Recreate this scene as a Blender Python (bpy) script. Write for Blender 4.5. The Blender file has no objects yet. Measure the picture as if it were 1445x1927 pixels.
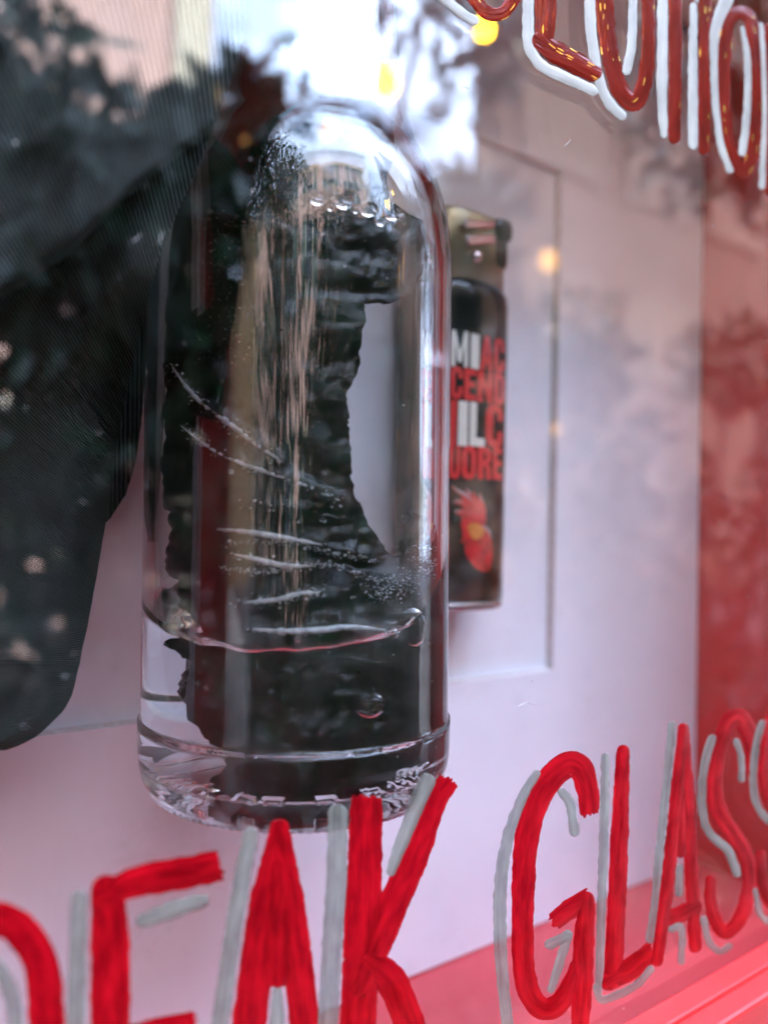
import bpy, bmesh, math, random
from mathutils import Vector, Matrix, noise
from mathutils.geometry import delaunay_2d_cdt
R = math.radians
rnd = random.Random(7)
scene = bpy.context.scene
COL = scene.collection

# ------------------------------------------------------------------ camera
F = 1446.0; CX, CY = 722.5, 963.5          # focal length and centre in photo pixels
H0 = 1.40                                   # height of the lens above the pavement
AX = Vector((0.80986878, 0.03301041, 0.58568155))     # world X, Y and -Z seen from the camera (right, down, forward)
AD = Vector((-0.02347119, 0.99943938, -0.02387529))
AY = Vector((-0.58614134, 0.00558921, 0.81018954))
def ray(px, py):
    v = Vector(((px - CX) / F, (py - CY) / F, 1.0))
    return Vector((v.dot(AX), v.dot(AY), -v.dot(AD)))
EYE = Vector((0, 0, H0))
def at(px, py, Y):
    r = ray(px, py); return EYE + r * (Y / r.y)
cam_d = bpy.data.cameras.new('camera'); cam = bpy.data.objects.new('camera', cam_d); COL.objects.link(cam)
cr = Vector((AX[0], AY[0], -AD[0])); cdn = Vector((AX[1], AY[1], -AD[1])); cf = Vector((AX[2], AY[2], -AD[2]))
m = Matrix.Identity(4)
for i in range(3):
    m[i][0] = cr[i]; m[i][1] = -cdn[i]; m[i][2] = -cf[i]; m[i][3] = EYE[i]
cam.matrix_world = m
cam_d.sensor_fit = 'VERTICAL'; cam_d.sensor_height = 36.0; cam_d.sensor_width = 27.0
cam_d.lens = F / 1927.0 * 36.0
cam_d.clip_start = 0.005; cam_d.clip_end = 500
cam_d.dof.use_dof = True; cam_d.dof.focus_distance = 0.101; cam_d.dof.aperture_fstop = 12.0
scene.camera = cam

# ------------------------------------------------------------------ sky and sun
SUN_EL, SUN_AZ = R(40), R(28)              # the sun stands behind the wall that carries the case
world = bpy.data.worlds.new('World'); scene.world = world; world.use_nodes = True
wn = world.node_tree.nodes; wl = world.node_tree.links
sky = wn.new('ShaderNodeTexSky'); sky.sky_type = 'NISHITA'; sky.sun_disc = False
sky.sun_elevation = SUN_EL; sky.sun_rotation = SUN_AZ; sky.air_density = 1.0; sky.dust_density = 0.6; sky.ozone_density = 2.5
bg = wn['Background']; bg.inputs['Strength'].default_value = 0.15
tc = wn.new('ShaderNodeTexCoord'); mp = wn.new('ShaderNodeMapping'); mp.inputs['Scale'].default_value = (1, 1, 1.9); mp.inputs['Location'].default_value = (1.3, .35, .2)
cn = wn.new('ShaderNodeTexNoise'); cn.inputs['Scale'].default_value = 1.7; cn.inputs['Detail'].default_value = 7; cn.inputs['Roughness'].default_value = .55
wl.new(tc.outputs['Generated'], mp.inputs[0]); wl.new(mp.outputs[0], cn.inputs['Vector'])
cr_ = wn.new('ShaderNodeValToRGB'); cr_.color_ramp.elements[0].position = .36; cr_.color_ramp.elements[1].position = .48
wl.new(cn.outputs[0], cr_.inputs[0])
mixw = wn.new('ShaderNodeMixRGB'); mixw.inputs[2].default_value = (10.0, 12.6, 18.0, 1)      # bright bluish cloud added to whiten the mirrored sky and cool the light
wl.new(cr_.outputs[0], mixw.inputs[0]); wl.new(sky.outputs[0], mixw.inputs[1]); wl.new(mixw.outputs[0], bg.inputs[0])
sun_d = bpy.data.lights.new('sun', 'SUN'); sun_d.energy = 2.2; sun_d.angle = R(0.5); sun_d.color = (1, .93, .84)
sun = bpy.data.objects.new('sun', sun_d); COL.objects.link(sun)
sv = Vector((math.sin(SUN_AZ) * math.cos(SUN_EL), math.cos(SUN_AZ) * math.cos(SUN_EL), math.sin(SUN_EL)))
sun.location = (2, 4, 8); sun.rotation_euler = sv.to_track_quat('Z', 'Y').to_euler()
scene.view_settings.view_transform = 'Standard'; scene.view_settings.look = 'None'
scene.view_settings.exposure = 3.0; scene.view_settings.gamma = 1.0
cy = scene.cycles
cy.max_bounces = 24; cy.transmission_bounces = 20; cy.transparent_max_bounces = 24; cy.glossy_bounces = 8; cy.diffuse_bounces = 5
cy.caustics_reflective = True; cy.caustics_refractive = True; cy.blur_glossy = 0.3
cy.use_denoising = True; cy.sample_clamp_indirect = 12

# ------------------------------------------------------------------ materials
def mat(name):
    M = bpy.data.materials.new(name); M.use_nodes = True; nt = M.node_tree
    for n in list(nt.nodes): nt.nodes.remove(n)
    out = nt.nodes.new('ShaderNodeOutputMaterial')
    return M, nt, out
def N(nt, t, **kw):
    n = nt.nodes.new(t)
    for k, v in kw.items():
        if k in n.inputs.keys() if hasattr(n.inputs, 'keys') else False: n.inputs[k].default_value = v
        else: setattr(n, k, v)
    return n
def setin(n, **kw):
    for k, v in kw.items(): n.inputs[k.replace('_', ' ')].default_value = v
    return n
def noise_tex(nt, scale, detail=4, rough=.6, coord='Object', stretch=None):
    tc = nt.nodes.new('ShaderNodeTexCoord'); t = nt.nodes.new('ShaderNodeTexNoise')
    t.inputs['Scale'].default_value = scale; t.inputs['Detail'].default_value = detail; t.inputs['Roughness'].default_value = rough
    if stretch:
        mp = nt.nodes.new('ShaderNodeMapping'); mp.inputs['Scale'].default_value = stretch
        nt.links.new(tc.outputs[coord], mp.inputs[0]); nt.links.new(mp.outputs[0], t.inputs['Vector'])
    else: nt.links.new(tc.outputs[coord], t.inputs['Vector'])
    return t
def ramp(nt, src, stops):
    r = nt.nodes.new('ShaderNodeValToRGB'); nt.links.new(src, r.inputs[0])
    e = r.color_ramp.elements
    while len(e) < len(stops): e.new(.5)
    for i, (p, c) in enumerate(stops): e[i].position = p; e[i].color = (*c, 1) if len(c) == 3 else c
    return r
def pbr(name, col, rough=.5, var=.12, scale=30, bump=0, bscale=200, bdist=.001, **kw):
    M, nt, out = mat(name); b = nt.nodes.new('ShaderNodeBsdfPrincipled')
    t = noise_tex(nt, scale)
    c1 = tuple(max(0, c * (1 - var)) for c in col); c2 = tuple(min(1, c * (1 + var)) for c in col)
    r = ramp(nt, t.outputs[0], [(.3, c1), (.7, c2)])
    nt.links.new(r.outputs[0], b.inputs['Base Color']); b.inputs['Roughness'].default_value = rough
    for k, v in kw.items(): b.inputs[k.replace('_', ' ')].default_value = v
    if bump:
        t2 = noise_tex(nt, bscale); bp = nt.nodes.new('ShaderNodeBump'); bp.inputs['Strength'].default_value = bump
        bp.inputs['Distance'].default_value = bdist
        nt.links.new(t2.outputs[0], bp.inputs['Height']); nt.links.new(bp.outputs[0], b.inputs['Normal'])
    nt.links.new(b.outputs[0], out.inputs[0]); return M
def glass(name, ior, col=(1, 1, 1), rough=0.0):
    M, nt, out = mat(name); g = nt.nodes.new('ShaderNodeBsdfGlass')
    g.inputs['IOR'].default_value = ior; g.inputs['Color'].default_value = (*col, 1); g.inputs['Roughness'].default_value = rough
    nt.links.new(g.outputs[0], out.inputs[0]); return M
def math_n(nt, op, a, b):
    n = nt.nodes.new('ShaderNodeMath'); n.operation = op
    for i, v in enumerate((a, b)):
        if isinstance(v, (int, float)): n.inputs[i].default_value = v
        else: nt.links.new(v, n.inputs[i])
    return n.outputs[0]
def pane_mat():
    M, nt, out = mat('window_glass')
    lw = nt.nodes.new('ShaderNodeLayerWeight'); lw.inputs['Blend'].default_value = .5
    f5 = math_n(nt, 'POWER', lw.outputs['Facing'], 5.0)
    fac = math_n(nt, 'ADD', math_n(nt, 'MULTIPLY', f5, .92), .08)
    tr = nt.nodes.new('ShaderNodeBsdfTransparent'); gl = nt.nodes.new('ShaderNodeBsdfGlossy'); gl.inputs['Roughness'].default_value = 0
    mx = nt.nodes.new('ShaderNodeMixShader'); nt.links.new(fac, mx.inputs[0])
    nt.links.new(tr.outputs[0], mx.inputs[1]); nt.links.new(gl.outputs[0], mx.inputs[2])
    nt.links.new(mx.outputs[0], out.inputs[0]); return M
def paint_mat(name, col, tint, cover, streak, rough, metallic=0, scale_u=.12, bump=.35, spec=.5, ior=1.5):
    """hand painted film: pigment partly lets the ground through; streaks run along the stroke (UV u = mm along, v = mm across)"""
    M, nt, out = mat(name)
    t = noise_tex(nt, 1.0, 3, .6, 'UV', (scale_u, .9, 1))
    t2 = noise_tex(nt, 1.0, 2, .5, 'UV', (.25, .5, 1))
    s = math_n(nt, 'ADD', math_n(nt, 'MULTIPLY', t.outputs[0], .65), math_n(nt, 'MULTIPLY', t2.outputs[0], .35))
    b = nt.nodes.new('ShaderNodeBsdfPrincipled')
    r = ramp(nt, s, [(.33, tuple(c * .62 for c in col)), (.68, tuple(min(1, c * 1.25) for c in col))])
    nt.links.new(r.outputs[0], b.inputs['Base Color'])
    b.inputs['Roughness'].default_value = rough; b.inputs['Metallic'].default_value = metallic
    b.inputs['Specular IOR Level'].default_value = spec; b.inputs['IOR'].default_value = ior
    bp = nt.nodes.new('ShaderNodeBump'); bp.inputs['Strength'].default_value = bump; bp.inputs['Distance'].default_value = .0004
    nt.links.new(s, bp.inputs['Height']); nt.links.new(bp.outputs[0], b.inputs['Normal'])
    tr = nt.nodes.new('ShaderNodeBsdfTransparent'); tr.inputs[0].default_value = (*tint, 1)
    mr = nt.nodes.new('ShaderNodeMapRange'); nt.links.new(s, mr.inputs[0])
    mr.inputs[1].default_value = .35; mr.inputs[2].default_value = .65
    mr.inputs[3].default_value = max(0, cover - streak); mr.inputs[4].default_value = min(1, cover + streak)
    mx = nt.nodes.new('ShaderNodeMixShader'); nt.links.new(mr.outputs[0], mx.inputs[0])
    nt.links.new(tr.outputs[0], mx.inputs[1]); nt.links.new(b.outputs[0], mx.inputs[2])
    nt.links.new(mx.outputs[0], out.inputs[0]); return M
def add_gold_glints(M):  # gold flecks: glints of the bulbs put into the foil's colour
    nt = M.node_tree; mx = [n for n in nt.nodes if n.type == 'MIX_SHADER'][0]; out = [n for n in nt.nodes if n.type == 'OUTPUT_MATERIAL'][0]
    tc = nt.nodes.new('ShaderNodeTexCoord'); mp = nt.nodes.new('ShaderNodeMapping'); mp.inputs['Scale'].default_value = (.55, 3.6, 1)
    v = nt.nodes.new('ShaderNodeTexVoronoi'); v.inputs['Scale'].default_value = 1.5
    nt.links.new(tc.outputs['UV'], mp.inputs[0]); nt.links.new(mp.outputs[0], v.inputs['Vector'])
    sp = nt.nodes.new('ShaderNodeSeparateColor'); nt.links.new(v.outputs['Color'], sp.inputs[0])
    f = math_n(nt, 'MULTIPLY', math_n(nt, 'GREATER_THAN', sp.outputs[0], .93), math_n(nt, 'LESS_THAN', v.outputs['Distance'], .42))
    g = nt.nodes.new('ShaderNodeBsdfPrincipled'); g.inputs['Base Color'].default_value = (.75, .42, .07, 1); g.inputs['Metallic'].default_value = 1; g.inputs['Roughness'].default_value = .2
    m2 = nt.nodes.new('ShaderNodeMixShader'); nt.links.new(f, m2.inputs[0]); nt.links.new(mx.outputs[0], m2.inputs[1]); nt.links.new(g.outputs[0], m2.inputs[2]); nt.links.new(m2.outputs[0], out.inputs[0])
def rib_mat():
    M, nt, out = mat('ribbed_black_jersey'); b = nt.nodes.new('ShaderNodeBsdfPrincipled')
    uv = nt.nodes.new('ShaderNodeTexCoord')
    w = nt.nodes.new('ShaderNodeTexWave'); w.wave_type = 'BANDS'; w.bands_direction = 'X'; w.wave_profile = 'SIN'
    w.inputs['Scale'].default_value = 1 / 20.0 * 6.2832 / 1.0; w.inputs['Distortion'].default_value = .9
    w.inputs['Detail'].default_value = 3; w.inputs['Detail Scale'].default_value = 1.3
    nt.links.new(uv.outputs['UV'], w.inputs['Vector'])
    n1 = noise_tex(nt, 2.2, 5, .75, 'UV'); n2 = noise_tex(nt, 60, 3)
    f = math_n(nt, 'MULTIPLY', w.outputs['Fac'], math_n(nt, 'ADD', math_n(nt, 'MULTIPLY', n1.outputs[0], 1.3), .25))
    r = ramp(nt, f, [(.05, (.002, .0026, .0026)), (.75, (.080, .098, .099))])
    mixc = nt.nodes.new('ShaderNodeMixRGB'); mixc.blend_type = 'MULTIPLY'; mixc.inputs[0].default_value = .5
    nt.links.new(r.outputs[0], mixc.inputs[1]); nt.links.new(n2.outputs[0], mixc.inputs[2])
    nt.links.new(mixc.outputs[0], b.inputs['Base Color']); b.inputs['Roughness'].default_value = .9
    b.inputs['Specular IOR Level'].default_value = .08; b.inputs['Sheen Weight'].default_value = .05; b.inputs['Sheen Roughness'].default_value = .5
    bp = nt.nodes.new('ShaderNodeBump'); bp.inputs['Strength'].default_value = .8; bp.inputs['Distance'].default_value = .0005
    nt.links.new(f, bp.inputs['Height']); nt.links.new(bp.outputs[0], b.inputs['Normal'])
    nt.links.new(b.outputs[0], out.inputs[0]); return M
def emit(name, col, s):
    M, nt, out = mat(name); e = nt.nodes.new('ShaderNodeEmission'); e.inputs[0].default_value = (*col, 1); e.inputs[1].default_value = s
    nt.links.new(e.outputs[0], out.inputs[0]); return M

M_WHITE = pbr('white_mount_card', (.77, .81, .90), .75, .02, 60, .05, 900, .0002)
M_CARDEDGE = pbr('card_edge', (.62, .60, .61), .8, .15, 900)
M_RED = pbr('red_case_lacquer', (.60, .026, .026), .36, .08, 25, .06, 500, .0003)
M_FLOOR = pbr('red_lacquer_lit_floor', (.64, .072, .085), .3, .08, 25, .06, 500, .0003)  # same lacquer as the case, the floor's brighter light put into its colour
M_PANE = pane_mat()
M_INK = paint_mat('red_brush_paint', (.42, .0012, .008), (.56, .002, .014), .62, .26, .28, bump=.12, spec=.3)
M_INKTOP = paint_mat('red_foil_paint', (.19, .010, .005), (.22, .018, .012), .86, .08, .16, .12, .12, .8, .5, 1.16)
add_gold_glints(M_INKTOP)
M_SILVER = paint_mat('silver_marker', (.235, .235, .205), (.60, .61, .61), .66, .22, .42, .2, .05, .2)
M_PALE = paint_mat('pale_silver_marker', (.37, .375, .335), (.7, .7, .7), .93, .05, .4, 0, .05, .25)
M_GLASS = glass('bottle_glass', 1.5, (.985, .99, .985))
M_LIQ_AIR = glass('clear_liquid_surface', 1.36)
M_LIQ_WALL = glass('clear_liquid_against_glass', 1.36 / 1.5)
M_BUB = glass('air_bubble', 1 / 1.36)
M_DROP = glass('droplet', 1.36)
M_RAG = rib_mat()
M_WET = pbr('wet_black_cloth', (.006, .003, .0034), .20, .6, 300, .4, 1500, .0005, Specular_IOR_Level=.22)
M_FILM = pbr('wet_glint_film', (.42, .45, .48), .08, .5, 900, .4, 1500, .0004, Specular_IOR_Level=1.0)
M_SPECK = pbr('droplet_glints', (.36, .38, .41), .12, .6, 3000, Specular_IOR_Level=.9)  # tiny wet droplets, their white glints put into the colour
M_LBODY = pbr('black_lighter_plastic', (.010, .010, .010), .16, .2, 40)
M_LBASE = pbr('lighter_base', (.35, .30, .31), .25, .1, 80, Metallic=.7)
M_HOOD = pbr('lighter_hood_metal', (.36, .33, .22), .42, .15, 120, Metallic=.85)
M_HOODCUT = pbr('hood_cut_edge', (.85, .75, .74), .18, .1, 200, Metallic=.8)
M_BUTTON = pbr('lighter_button', (.020, .017, .010), .35, .2, 60)
M_PRED = pbr('print_red', (.62, .022, .028), .45, .05, 300)
M_PFLAME = pbr('print_flame', (.42, .012, .016), .45, .55, 420)
M_PWHITE = pbr('print_white', (.74, .76, .70), .45, .04, 300)
M_PORANGE = pbr('print_orange', (.50, .17, .03), .45, .25, 700)
M_PGREY = pbr('print_grey', (.36, .33, .36), .45, .2, 700)

def scuffed(M, dark, amt):
    nt = M.node_tree; b = [n for n in nt.nodes if n.type == 'BSDF_PRINCIPLED'][0]; src = b.inputs['Base Color'].links[0].from_socket
    a = noise_tex(nt, 38, 6, .75); c = noise_tex(nt, 420, 3, .7)
    r = ramp(nt, math_n(nt, 'ADD', math_n(nt, 'MULTIPLY', a.outputs[0], .7), math_n(nt, 'MULTIPLY', c.outputs[0], .3)), [(.56, (0, 0, 0)), (.66, (amt, amt, amt))])
    m = nt.nodes.new('ShaderNodeMixRGB'); nt.links.new(r.outputs[0], m.inputs[0]); nt.links.new(src, m.inputs[1]); m.inputs[2].default_value = (*dark, 1)
    nt.links.new(m.outputs[0], b.inputs['Base Color'])
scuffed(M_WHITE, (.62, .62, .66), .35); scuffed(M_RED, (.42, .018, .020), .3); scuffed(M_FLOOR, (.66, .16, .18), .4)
# ------------------------------------------------------------------ object helpers
def setp(o, label=None, cat=None, group=None, kind=None):
    for k, v in (('label', label), ('category', cat), ('group', group), ('kind', kind)):
        if v: o[k] = v
    return o
def empty(name, loc, label, cat, group=None):
    o = bpy.data.objects.new(name, None); COL.objects.link(o); o.location = loc; o.empty_display_size = .02
    return setp(o, label, cat, group)
def link(name, me, mats, parent=None, smooth=False):
    """link a mesh given in world coordinates; parented pieces keep their place"""
    for M in (mats if isinstance(mats, (list, tuple)) else [mats]): me.materials.append(M)
    if smooth:
        for p in me.polygons: p.use_smooth = True
    o = bpy.data.objects.new(name, me); COL.objects.link(o)
    if parent is not None:
        o.parent = parent
        root = parent; off = Vector()
        while root is not None: off += root.location; root = root.parent
        o.location = -off
    return o
def mesh(name, verts, faces, uvs=None, midx=None):
    me = bpy.data.meshes.new(name); me.from_pydata([tuple(v) for v in verts], [], faces)
    if uvs:
        l = me.uv_layers.new(name='UVMap')
        for lp in me.loops: l.data[lp.index].uv = uvs[lp.vertex_index]
    if midx:
        for p, i in zip(me.polygons, midx): p.material_index = i
    me.validate(); me.update(); return me
def bm_mesh(name, bm):
    me = bpy.data.meshes.new(name); bm.normal_update(); bm.to_mesh(me); bm.free(); return me
def add_box(bm, lo, hi, bev=0):
    c = [(a + b) / 2 for a, b in zip(lo, hi)]; s = [b - a for a, b in zip(lo, hi)]
    g = bmesh.ops.create_cube(bm, size=1, matrix=Matrix.Translation(c) @ Matrix.Diagonal((*s, 1)))
    if bev:
        ed = list({e for v in g['verts'] for e in v.link_edges})
        bmesh.ops.bevel(bm, geom=ed, offset=bev, segments=2, affect='EDGES', profile=.6)
def box(name, lo, hi, M, parent=None, bev=0):
    bm = bmesh.new(); add_box(bm, lo, hi, bev); return link(name, bm_mesh(name, bm), M, parent)
def tube_mesh(name, pts, rads, seg=8):
    vs, fs = [], []
    n = len(pts)
    for i, p in enumerate(pts):
        p = Vector(p); t = (Vector(pts[min(n - 1, i + 1)]) - Vector(pts[max(0, i - 1)])).normalized()
        a = t.cross(Vector((0, .3, 1))); a = a.normalized() if a.length > 1e-6 else Vector((1, 0, 0)); b = t.cross(a)
        r = rads[i] if isinstance(rads, (list, tuple)) else rads
        for k in range(seg):
            an = 2 * math.pi * k / seg; vs.append(p + a * (r * math.cos(an)) + b * (r * math.sin(an)))
    for i in range(n - 1):
        for k in range(seg):
            k2 = (k + 1) % seg; fs.append((i * seg + k, i * seg + k2, (i + 1) * seg + k2, (i + 1) * seg + k))
    fs.append(tuple(range(seg))[::-1]); fs.append(tuple((n - 1) * seg + k for k in range(seg)))
    return mesh(name, vs, fs)
def catmull(pts, step):
    P = [Vector(p) for p in pts]
    if len(P) == 2:
        L = (P[1] - P[0]).length; k = max(2, int(L / step)); return [P[0].lerp(P[1], i / k) for i in range(k + 1)]
    P = [P[0] * 2 - P[1]] + P + [P[-1] * 2 - P[-2]]; out = []
    for i in range(1, len(P) - 2):
        p0, p1, p2, p3 = P[i - 1:i + 3]; k = max(2, int((p2 - p1).length / step))
        for j in range(k):
            t = j / k
            out.append(.5 * ((2 * p1) + (p2 - p0) * t + (2 * p0 - 5 * p1 + 4 * p2 - p3) * t * t + (3 * p1 - p0 - 3 * p2 + p3) * t ** 3))
    out.append(P[-2]); return out
def nz(x, y, z=0.0, s=1.0): return noise.noise(Vector((x * s, y * s, z)))

# ------------------------------------------------------------------ ground and shop wall
M_PAVE = pbr('pavement', (.30, .28, .26), .85, .2, 3, .3, 60, .002)
M_ROAD = pbr('asphalt', (.055, .055, .058), .9, .25, 4, .4, 120, .003)
M_SHOP = pbr('shop_plaster', (.42, .36, .33), .9, .08, 2, .2, 80, .002)
me = mesh('ground', [(-60, -60, -.02), (60, -60, -.02), (60, 60, -.02), (-60, 60, -.02)], [(0, 1, 2, 3)])
setp(link('ground', me, M_ROAD), kind='structure')
setp(box('pavement', (-20, -3.2, -.01), (20, .40, 0.0), M_PAVE), kind='structure')
w = box('shop_wall', (-6, .136, 0), (6, .42, 3.3), M_SHOP)
setp(w, 'plain plastered shop wall that carries the red display case', 'wall')

# ------------------------------------------------------------------ display case
Z = lambda z: H0 + z
XL, XR, ZB, ZT = -.093, .1935, -.088, .138
YF, YM, YP, YB = .0698, .1200, .122, .126
case = empty('display_case', (.05, .10, Z(ZB - .012)), 'red lacquered wall case with a glass front lettered BREAK GLASS', 'display case')
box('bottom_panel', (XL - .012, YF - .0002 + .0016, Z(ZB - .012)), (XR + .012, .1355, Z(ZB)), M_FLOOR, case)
box('top_panel', (XL - .012, YF - .0002 + .0016, Z(ZT)), (XR + .012, .1355, Z(ZT + .012)), M_RED, case)
box('side_panel', (XR, YF - .0002 + .0016, Z(ZB) + .0001), (XR + .012, .1355, Z(ZT) - .0001), M_RED, case)
box('side_panel', (XL - .012, YF - .0002 + .0016, Z(ZB) + .0001), (XL, .1355, Z(ZT) - .0001), M_RED, case)
box('back_board', (XL + .0002, .1242, Z(ZB) + .0002), (XR - .0002, .1354, Z(ZT) - .0002), M_RED, case)
# white card mount with a window cut in it, and the card behind the window
MX0, MX1, MZ0, MZ1 = -.035, .1355, -.0311, .0847
bm = bmesh.new()
def ringbox(bm, x0, x1, z0, z1, a0, a1, b0, b1, y0, y1, slope=0.0):
    o = [(x0, z0), (x1, z0), (x1, z1), (x0, z1)]; i = [(a0, b0), (a1, b0), (a1, b1), (a0, b1)]
    i2 = [(a0 + slope, b0 + slope), (a1 - slope, b0 + slope), (a1 - slope, b1 - slope), (a0 + slope, b1 - slope)]
    V = [[bm.verts.new((x, y, Z(z))) for x, z in L] for L, y in ((o, y0), (i, y0), (o, y1), (i2, y1))]
    for k in range(4):
        j = (k + 1) % 4
        bm.faces.new((V[0][k], V[0][j], V[1][j], V[1][k])); bm.faces.new((V[2][j], V[2][k], V[3][k], V[3][j]))
        f = bm.faces.new((V[1][k], V[1][j], V[3][j], V[3][k])); f.material_index = 1
        bm.faces.new((V[0][j], V[0][k], V[2][k], V[2][j]))
ringbox(bm, XL + .0005, XR - .0006, ZB + .0004, ZT - .0005, MX0, MX1, MZ0, MZ1, YM, YP - .0001, .0004)
link('card_mount', bm_mesh('card_mount', bm), [M_WHITE, M_CARDEDGE], case)
box('backing_card', (XL + .0005, YP, Z(ZB) + .0004), (XR - .0006, .1240, Z(ZT) - .0005), M_WHITE, case)
# front frame: bottom lip in beads with the pane seated between them
LZ = -.0838
def rails(y0, y1, inner, outer, bev, nm):
    zt = ZT - inner; zb = ZB + inner
    box(nm, (XL - outer, y0, Z(ZB - outer)), (XR + outer, y1, Z(zb)), M_RED, case, bev)
    box(nm, (XL - outer, y0, Z(zt)), (XR + outer, y1, Z(ZT + outer)), M_RED, case, bev)
    box(nm, (XR - inner, y0, Z(zb) + .0001), (XR + outer, y1, Z(zt) - .0001), M_RED, case, bev)
    box(nm, (XL - outer, y0, Z(zb) + .0001), (XL + inner, y1, Z(zt) - .0001), M_RED, case, bev)
rails(.0671, .0711, .0167, .012, .0004, 'frame_rail')
rails(.0629, .0670, .0164, .0125, .0006, 'outer_moulding')
PY = .0712
pane = box('glass_pane', (XL + .0002, PY, Z(ZB + .0002)), (XR - .0002, .0726, Z(ZT - .0002)), M_PANE, case)

# ------------------------------------------------------------------ lettering on the pane
A_ = (900, 1300, 1445 / 545.); B_ = (400, 1400, 1445 / 550.); C_ = (0, 1400, 2.89); T1 = (820, 0, 1445 / 320.); T2 = (1080, 0, 1445 / 365.)
def P(crop, pts): return [(crop[0] + x / crop[2], crop[1] + y / crop[2]) for x, y in pts]
letter_root = {}
lay = [0]
def stroke_geo(pts, width, ends='rr', shiftX=0.0, shiftZ=0.0):
    """brush ribbon on the glass: centre line and width in photo pixels, projected on to the pane, domed"""
    lay[0] += 1; base = .00002 + .000012 * (lay[0] % 6)
    C = catmull([(x, y, 0) for x, y in pts], 5.0); n = len(C)
    if isinstance(width, (int, float)): width = [width, width]
    Wd = [width[min(len(width) - 1, int(i / (n - 1) * (len(width) - 1)))] * (1 - ((i / (n - 1) * (len(width) - 1)) % 1)) +
          width[min(len(width) - 1, int(i / (n - 1) * (len(width) - 1)) + 1)] * ((i / (n - 1) * (len(width) - 1)) % 1) for i in range(n)]
    rows = []
    seed = rnd.random() * 100
    ta = (C[1] - C[0]).normalized(); tb = (C[-1] - C[-2]).normalized()
    def rcap(c, t, w, sgn):
        out = []
        for a in (80, 62, 44, 26, 10):
            out.append((c + t * (sgn * w * .5 * math.sin(R(a))), w * math.cos(R(a)), t))
        return out
    if ends[0] == 'r': rows += rcap(C[0], ta, Wd[0], -1)
    for i, c in enumerate(C):
        t = (C[min(n - 1, i + 1)] - C[max(0, i - 1)]).normalized()
        rows.append((c, Wd[i] * (1 + .06 * nz(i * .22, seed) + .03 * nz(i * .9, seed + 3)), t))
    if ends[1] == 'r': rows += rcap(C[-1], tb, Wd[-1], 1)[::-1]
    mcols = 12; vs, uv, fs = [], [], []; L = 0; prev = None
    for ri, (c, wd, t) in enumerate(rows):
        nrm = Vector((-t.y, t.x, 0))
        if prev is not None: L += (c - prev).length * .06
        prev = c
        for j in range(mcols + 1):
            f = j / mcols * 2 - 1
            e = 0
            if ri == 0 and ends[0] == 'j': e = -(rnd.random() ** 1.5) * 12 * (1 - f * f * .5)
            if ri == len(rows) - 1 and ends[1] == 'j': e = (rnd.random() ** 1.5) * 13 * (1 - f * f * .5)
            q = c + nrm * (wd * .5 * f + ((1.6 * nz(L * 1.1, seed + 5 + (f > 0) * 9) + .8 * nz(L * 5, seed + 6 + (f > 0) * 9)) if abs(f) == 1 else 0)) + t * e
            h = base + .00007 * (1 - abs(f) ** 3)
            p = at(q.x, q.y, PY - h); p.x += shiftX; p.z += shiftZ
            vs.append(p); uv.append((L, f * wd * .03 + seed))
    for i in range(len(rows) - 1):
        for j in range(mcols):
            a = i * (mcols + 1) + j; fs.append((a, a + 1, a + mcols + 2, a + mcols + 1))
    return vs, uv, fs
def strokes(name, lst, M, parent, fat=1.0, **kw):
    V, U, Fs = [], [], []
    for s in lst:
        w_ = s[1]; s = (s[0], [a * fat for a in w_] if isinstance(w_, (list, tuple)) else w_ * fat) + tuple(s[2:])
        v, u, f = stroke_geo(*s, **kw); k = len(V); V += v; U += u; Fs += [tuple(x + k for x in q) for q in f]
    me = mesh(name, V, Fs, U)
    return link(name, me, M, parent, True)
def letter(red, silver, MR, MS, label, **kw):
    o = strokes('letter', red, MR, pane, **kw); o['label'] = label
    if silver: strokes('letter_shadow', silver, MS, pane, fat=1.13 if MS is M_SILVER else 1.04, **kw)
low = lambda c: 'red brush painted letter %s with silver shading on the lower line' % c
upp = lambda c: 'dark red foil letter %s with pale outline on the upper line' % c
letter([(P(C_, [(-260, 1040), (-60, 960), (60, 975), (150, 1060), (215, 1170), (245, 1310), (250, 1420), (258, 1560), (230, 1700)]), [60, 66, 68, 68, 66], 'rr')],
       [(P(C_, [(-30, 1190), (20, 1260), (70, 1380), (90, 1560)]), 26)], M_INK, M_SILVER, low('R'))
letter([(P(C_, [(585, 800), (598, 1000), (602, 1300), (600, 1620)]), [62, 74, 76, 72], 'rr'),
        (P(C_, [(560, 845), (640, 790), (760, 745), (900, 720), (1060, 690), (1195, 660)]), [40, 56, 62, 62, 58], 'rj'),
        (P(C_, [(620, 1640), (850, 1575), (1060, 1530)]), [60, 58, 54], 'rj')],
       [(P(C_, [(432, 840), (425, 1100), (412, 1560)]), [28, 30, 31]), (P(C_, [(780, 960), (960, 895), (1100, 855)]), [25, 29, 25])], M_INK, M_SILVER, low('E'))
letter([(P(B_, [(328, 415), (285, 700), (225, 1050), (175, 1430)]), [34, 66, 62, 66], 'rr'),
        (P(B_, [(335, 415), (368, 700), (412, 1000), (462, 1430)]), [34, 58, 56, 58], 'rr'),
        (P(B_, [(322, 620), (322, 1130)]), [40, 58], 'rr')],
       [(P(B_, [(188, 450), (140, 700), (92, 1000), (30, 1430)]), [27, 29, 29, 29]), (P(B_, [(320, 1225), (320, 1430)]), [18, 28])], M_INK, M_SILVER, low('A') + ' beside the K')
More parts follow.
